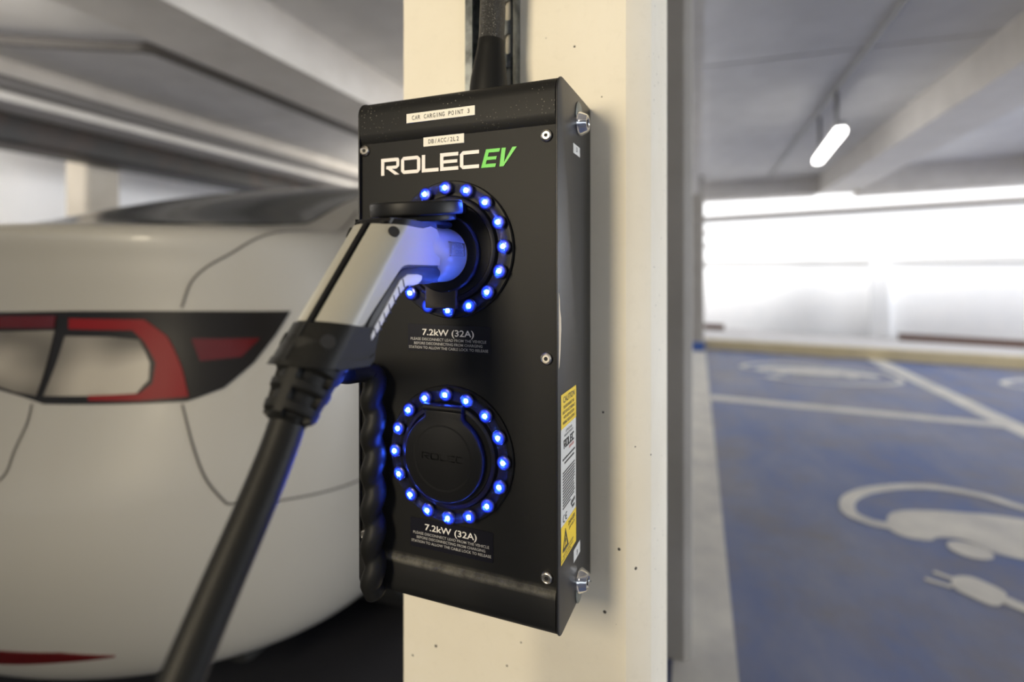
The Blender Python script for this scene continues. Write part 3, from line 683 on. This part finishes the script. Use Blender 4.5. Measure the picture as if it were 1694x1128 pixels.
# sleeve
pg.part('back_seam', sweep([(PX, -.1266, .0372), (PX, -.1560, .0030), (PX, -.1875, -.0337)], .0019, 10), M['plastic'], label='black seam along the back of the handle')
K0, K1 = Vector((.1262, .0400)), Vector((.2095, -.0555))
Xl = back_round(K0, K1, .0240, .0175); EL = back_samples(K0, K1, .0175)
SL = [(.1890,-.0320),(.1650,-.0368),(.1600,-.0372),(.1450,-.0380),(.1436,-.0400),(.1500,-.0570),(.1560,-.0600),(.1835,-.0580),(.2070,-.0535),(.2078,-.0536)]
slv = pg.part('sleeve', join([hfield(SL, Xl, 1, f_, .002, EL) for f_ in (NEAR, FAR)]), M['sleeve'], smooth=SM, label='black handle sleeve')
LIP = [(.2085,-.0530),(.2050,-.0525),(.1835,-.0568),(.1560,-.0588),(.1500,-.0560),(.1510,-.0610),(.1560,-.0640),(.1835,-.0622),(.2090,-.0568),(.2098,-.0562)]
K1b = Vector((.2105, -.0555)); Xb = back_round(K0, K1b, .0246, .0180); EB = back_samples(K0, K1b, .0180)
pg.part('sleeve_lip', join([hfield(LIP, Xb, 1, f_, .0015, EB) for f_ in (NEAR, FAR)]), M['sleeve'], parent=slv, smooth=SM)
pg.part('sleeve_seam', sweep([(PX, -.1895, -.0320), (PX, -.1980, -.0420), (PX, -.2085, -.0540)], .0009, 8), M['dark_recess'], parent=slv)
for sg in (1, -1):
    pg.part('screw_hole', lathe([(-.006, .0048), (.0003, .0048), (.0003, .0001)], (PX+sg*.0186, -.1905, -.0435), (sg, -.70, .60), 24), M['dark_recess'], parent=slv)
# strain relief: three fat rings bridged by webs
o0 = Vector((PX, -.1790, -.0530)); o1 = Vector((PX, -.2070, -.0935)); ax = o1-o0; LN = ax.length
prof = []
for i in range(73):
    d = i/72; base = .0232-.0075*d
    prof.append((d*LN, base))
def relief(d, r, tt):
    q = d/LN; ph = (q-.16)/.80*3; g_ = 0
    if 0 < ph < 3: g_ = max(0, min(1, (abs(((ph+.5) % 1)-.5)-.22)/-.10+1)) 
    web = 1 if abs(math.sin(2*tt+.6)) > .42 else 0
    rr = r-.0042*g_*web
    if q > .93: rr -= .006*((q-.93)/.07)
    return rr
pg.part('strain_relief', lathe(prof, o0, ax, 72, (1, 0, 0), relief), M['sleeve'], smooth=SM, label='black ribbed strain relief')
path = catmull([(PX, -.2020, -.0860), (PX, -.2140, -.1095), (PX, -.2310, -.1370), (PX, -.2530, -.1700), (PX+.001, -.2720, -.1975), (PX+.002, -.2930, -.2300), (PX-.005, -.3200, -.2900), (PX-.03, -.3400, -.45), (PX-.09, -.34, -.75), (PX-.2, -.27, -.98), (PX-.36, -.10, -CAM_H+.013), (PX-.6, .06, -CAM_H+.012), (PX-1.0, .12, -CAM_H+.012)], 10)
pg.part('cable', sweep(path, .0110, 28), M['cable'], smooth=1, label='thick black charging cable')

# ---- coiled black cord along the left edge of the charger
cd = Frame('coiled_cord', (-.1885, -.0175, -.333), 'black wavy coiled cord hanging down the left front edge of the charger', 'cord')
pts = [(-.128, -.155, -.070), (-.160, -.110, -.083), (-.196, -.062, -.0905), (-.2065, -.034, -.0985), (-.1960, -.020, -.0985)]
z = -.104
ax_x, amp, pitch = -.1885, .0022, .0365
pts2 = []
while z > -.312:
    a = 2*PI*(z+.104)/pitch; pts2.append((ax_x+amp*math.cos(a+PI*.5), -.0160+amp*math.sin(a+PI*.5), z)); z -= pitch/14
tail = [(-.1885, -.0125, -.322)]
path = catmull(pts+[pts2[0]], 8)[:-1]+[Vector(p) for p in pts2]+catmull([pts2[-1]]+tail, 4)[1:]
cd.o.location = L2W(cd.base)
mesh = sweep(path, .0108, 20)
o = cd.part('cord', mesh, M['rubber'], smooth=1)

# ---- supply cable and slotted channel above the charger
fc = Frame('supply_cable', (-.1000, .066, .178), 'black braided supply cable entering the top of the charger', 'cable')
fc.part('boot', lathe([(-.001, .0213), (.012, .0210), (.030, .0198), (.048, .0170), (.062, .0148), (.071, .0142), (.072, .0136)], (-.1008, .066, .178), (.06, 0, 1), 40), M['rubber'], smooth=SM, label='smooth black rubber boot')
fc.part('cable', sweep(catmull([(-.0965, .066, .245), (-.0945, .066, .29), (-.0925, .070, .40), (-.0920, .075, .7), (-.0920, .080, CEIL-CAM_H)], 8), .0138, 28), M['braid'], smooth=1)
sc_ = Frame('strut_channel', (-.1125, .110, .165), 'galvanised slotted steel channel on the pillar behind the supply cable', 'channel')
zt = CEIL-CAM_H
# web with real slots, built as strips between them
cx0, cx1, sx0, sx1 = -.1405, -.0845, -.1015, -.0910
G = [box(cx0, sx0, .1125, .1145, .165, zt), box(sx1, cx1, .1125, .1145, .165, zt)]
z = .165; first = .176; sl_h = .0235; step = .0385
zz = first; prev = .165
while zz+sl_h < zt-.02:
    G.append(box(sx0, sx1, .1125, .1145, prev, zz))
    k = 6; r = (sx1-sx0)/2; cxm = (sx0+sx1)/2
    for s_, zc in ((-1, zz+r), (1, zz+sl_h-r)):       # rounded slot ends: corner fillets
        for side in (-1, 1):
            poly = [(cxm+side*r, zc+s_*r)]+[(cxm+side*r*math.cos(PI/2*i/k), zc+s_*r*math.sin(PI/2*i/k)) for i in range(k+1)]
            G.append(prism(poly, -.1145, -.1125, FRONT))
    prev = zz+sl_h; zz += step
G.append(box(sx0, sx1, .1125, .1145, prev, zt))
sc_.part('web', join(G), M['galv'])
sc_.part('flange', join([box(cx0-.002, cx0, .094, .1155, .165, zt), box(cx0, cx0+.007, .094, .096, .165, zt)]), M['galv'])
sc_.part('flange', join([box(cx1, cx1+.002, .094, .1155, .165, zt), box(cx1-.0010, cx1, .094, .096, .165, zt)]), M['galv'])

# ---------------------------------------------------------------- the white car behind
CP=[(.16,.16,.84,.62),(.21,.08,.88,.68),(.31,.03,.905,.72),(.45,.0,.915,.75),(.58,.01,.92,.75),(.70,.045,.92,.72),(.80,.07,.915,.70),(.90,.085,.905,.68),
 (.98,.085,.89,.66),(1.07,.07,.865,.64),(1.135,.055,.835,.62),(1.155,.10,.80,.60),(1.168,.30,.76,.56),(1.205,.50,.72,.52),(1.32,.88,.65,.45),(1.42,1.35,.59,.40),(1.46,1.95,.52,.35)]
NEXP=2.5
def cpar(t):
    n=len(CP)-1; t=max(0,min(n-1e-6,t)); i=int(t); u=t-i
    p0=CP[max(i-1,0)];p1=CP[i];p2=CP[i+1];p3=CP[min(i+2,n)]
    o=[]
    for k in range(4):
        m1=(p2[k]-p0[k])/2;m2=(p3[k]-p1[k])/2
        if k==0:
            d=p2[0]-p1[0]; m1=min(m1,2*d); m2=min(m2,2*d)
        o.append((2*u**3-3*u*u+1)*p1[k]+(u**3-2*u*u+u)*m1+(-2*u**3+3*u*u)*p2[k]+(u**3-u*u)*m2)
    return o
def S(s,t):
    z,R,W,L=cpar(t); sg=1 if s>=0 else -1; a=abs(s)
    if a<=1:
        th=a*math.pi/2; e=2/NEXP
        return (sg*W*math.sin(th)**e, R+L*(1-max(0,math.cos(th))**e), z)
    return (sg*W, R+L+(a-1), z)
def tz(z):
    lo,hi=0,len(CP)-1
    for _ in range(40):
        m=(lo+hi)/2
        if cpar(m)[0]<z: lo=m
        else: hi=m
    return lo

CAR = empty('car', (-1.71, .608, 0)); tag(CAR, 'white car with red rear lamps parked left of the charger', 'car')
LENGTH = 4.6
def car_body():
    ts = [i*(len(CP)-1)/96 for i in range(97)]; rings = []
    for tt in ts:
        z, R, Wd, L = cpar(tt); Lf = .55
        yf = LENGTH-.05-.25*max(0, min(z, .8)-.45)-2.4*max(0, min(z, 1.17)-.8)-2.1*max(0, z-1.17)
        r = [S(-1+2*i/88, tt) for i in range(89)]
        y0 = R+L
        for i in range(1, 12): r.append((Wd, y0+(yf-Lf-y0)*i/12, z))
        for i in range(0, 33):
            th = PI/2-PI*i/32; r.append((Wd*math.copysign(abs(math.sin(th))**.75, math.sin(th)), yf-Lf+Lf*abs(math.cos(th))**.75, z))
        for i in range(1, 12): r.append((-Wd, yf-Lf-(yf-Lf-y0)*i/12, z))
        rings.append(r)
    return loft(rings)
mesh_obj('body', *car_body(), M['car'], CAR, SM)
def skin_pt(s, tt, d):
    p = Vector(S(s, tt)); a = Vector(S(s+.004, tt))-Vector(S(s-.004, tt)); b = Vector(S(s, tt+.03))-Vector(S(s, tt-.03))
    nn = a.cross(b)
    if nn.length < 1e-9: nn = Vector((0, -1, 0))
    nn.normalize(); ref = Vector((p.x, p.y-1.6, p.z-.6))
    if nn.dot(ref) < 0: nn = -nn
    return p+nn*d
def skin(name, poly, d, m, parent=CAR, step=.02, smooth=1, label=None):
    """a panel lying on the bodywork, given by its outline in the surface's own coordinates, with a rim that dips into it"""
    K = 14.0; P = []                                   # t is rescaled so both axes are of like size
    for i in range(len(poly)):
        p, q = poly[i], poly[(i+1) % len(poly)]
        k = max(1, int(math.hypot((q[0]-p[0]), (q[1]-p[1])/K)/step))
        for j in range(k): P.append((p[0]+(q[0]-p[0])*j/k, (p[1]+(q[1]-p[1])*j/k)/K))
    nb = len(P); ins = []
    x0, x1 = min(p[0] for p in P), max(p[0] for p in P); y0, y1 = min(p[1] for p in P), max(p[1] for p in P)
    def inside(x, y):
        c = False
        for i in range(nb):
            (xa, ya), (xb, yb) = P[i], P[i-1]
            if (ya > y) != (yb > y) and x < (xb-xa)*(y-ya)/(yb-ya)+xa: c = not c
        return c
    nx, ny = int((x1-x0)/step)+1, int((y1-y0)/step)+1
    for i in range(nx):
        for j in range(ny):
            x, y = x0+(i+.5)*step, y0+(j+.5)*step
            if inside(x, y) and min((x-a)**2+(y-b)**2 for a, b in P) > (step*.45)**2: ins.append((x, y))
    r = delaunay_2d_cdt([Vector(p) for p in P+ins], [], [list(range(nb))], 1, 1e-6)
    vs, fs = r[0], r[2]
    V = [tuple(skin_pt(v.x, v.y*K, d)) for v in vs]; F = [tuple(f) for f in fs]
    cnt = {}
    for f in F:
        for i in range(len(f)): e_ = (f[i], f[(i+1) % len(f)]); cnt[tuple(sorted(e_))] = cnt.get(tuple(sorted(e_)), 0)+1
    low = {}
    for (a, b), c_ in list(cnt.items()):
        if c_ == 1:
            for q in (a, b):
                if q not in low: low[q] = len(V); V.append(tuple(skin_pt(vs[q].x, vs[q].y*K, -.006)))
            F.append((a, b, low[b], low[a]))
    o = mesh_obj(name, V, F, m, parent, math.radians(50))
    if label: o['label'] = label
    return o
def mirror(P): return [(-a, b) for a, b in P]
def seam(path, wd=.0045, d=.0012):
    L, R = [], []
    for i, p in enumerate(path):
        q0, q1 = skin_pt(*path[max(i-1, 0)], 0), skin_pt(*path[min(i+1, len(path)-1)], 0)
        tdir = (q1-q0).normalized(); c0 = skin_pt(*p, d); nn = (c0-skin_pt(*p, 0)).normalized(); sdir = tdir.cross(nn)*wd/2
        L.append(c0+sdir); R.append(c0-sdir)
    V = [tuple(v) for v in L+R]; k = len(L)
    return V, [(i, i+1, k+i+1, k+i) for i in range(k-1)]
def dense(path, per=6): return [(p.x, p.y*10) for p in catmull([(a, b/10, 0) for a, b in path], per)]
lamp_out = [(.10,7.78),(.19,7.85),(.311,7.89),(.433,7.88),(.561,7.84),(.706,7.77),(.663,7.08),(.618,6.49),(.564,6.01),(.503,5.79),(.346,5.81),(.273,5.82),(.236,5.96),(.199,6.07),(.11,6.25)]
lensA = [(.12,7.30),(.187,7.32),(.28,7.37),(.26,5.98),(.225,6.05),(.198,6.14),(.125,6.35)]
lensB = [(.298,7.22),(.367,7.2),(.419,7.11),(.437,6.6),(.437,6.27),(.419,6.01),(.344,5.98),(.272,5.98)]
ringp = [(.307,7.7),(.431,7.65),(.466,7.18),(.491,6.46),(.505,5.89),(.428,5.86),(.345,5.89),(.344,5.99),(.424,6.0),(.444,6.19),(.447,6.6),(.427,7.08),(.41,7.36),(.305,7.41)]
barp = [(.12,7.70),(.189,7.75),(.285,7.77),(.28,7.44),(.187,7.42),(.12,7.40)]
sliver = [(.507,7.11),(.632,7.04),(.595,6.64),(.521,6.6)]
for fl in ((lambda P: P), mirror):
    tl = skin('tail_lamp', fl(lamp_out), .004, M['car_black'], label='dark rear lamp housing')
    skin('lamp_lens', fl(lensA), .0065, M['lamp_clear'], tl, label='clear inner lens')
    skin('lamp_lens', fl(lensB), .0065, M['lamp_clear'], tl, label='clear outer lens')
    skin('lamp_lens', fl(ringp), .0075, M['lamp_red'], tl, .012, label='red hooked lens')
    skin('lamp_lens', fl(barp), .0065, M['lamp_dark_red'], tl, label='dark red upper lens')
    skin('lamp_lens', fl(sliver), .0065, M['lamp_dark_red'], tl, label='dark red corner lens')
    for pth in ([(.498,7.95),(.527,8.5),(.574,8.93),(.663,9.51),(.80,10.6),(.86,11.6),(.80,12.8),(.74,13.45)], [(.495,5.74),(.521,4.98),(.555,4.35),(.598,3.87)], [(.598,3.87),(.657,3.76),(.703,3.71),(.793,3.62),(.88,3.57),(1.1,3.5)], [(.252,5.82),(.252,5.44),(.244,4.95),(.239,4.52),(.2,4.3)]):
        g = seam(dense(fl(pth))); mesh_obj('panel_gap', g[0], g[1], M['gap'], CAR)
    skin('reflector', fl([(.18,1.90),(.237,1.88),(.328,1.86),(.41,1.70),(.323,1.66),(.226,1.58),(.18,1.55)]), .004, M['lamp_dark_red'], label='slim red bumper reflector')
    skin('side_window', fl([(.86,12.3),(.95,13.3),(1.15,14.0),(2.3,14.7),(2.9,14.6),(3.0,12.7),(1.2,12.2)]), .004, M['glass_dark'], step=.05)
skin('rear_window', [(-.66,12.75),(-.60,14.2),(-.55,15.2),(-.3,15.5),(0,15.6),(.3,15.5),(.55,15.2),(.60,14.2),(.66,12.75),(.55,12.35),(.3,12.25),(0,12.2),(-.3,12.25),(-.55,12.35)], .004, M['glass_dark'], step=.03)
for sx in (-1, 1):
    for wy in (.98, 3.75):
        wl = mesh_obj('wheel', *lathe([(-.11, .22), (-.11, .32), (-.09, .335), (.09, .335), (.112, .32), (.112, .24), (.10, .225)], (sx*.80, wy, .335), (sx, 0, 0), 40), M['tyre'], CAR, SM)
        mesh_obj('rim', *join([lathe([(.098, .225), (.113, .22), (.113, .20), (.10, .19), (.10, .001)], (sx*.80, wy, .335), (sx, 0, 0), 32)]), M['alloy'], wl, SM)
mesh_obj('underbody', *bbox_bevel(-.74, .74, .35, 4.2, .14, .30, .03), M['tyre'], CAR)
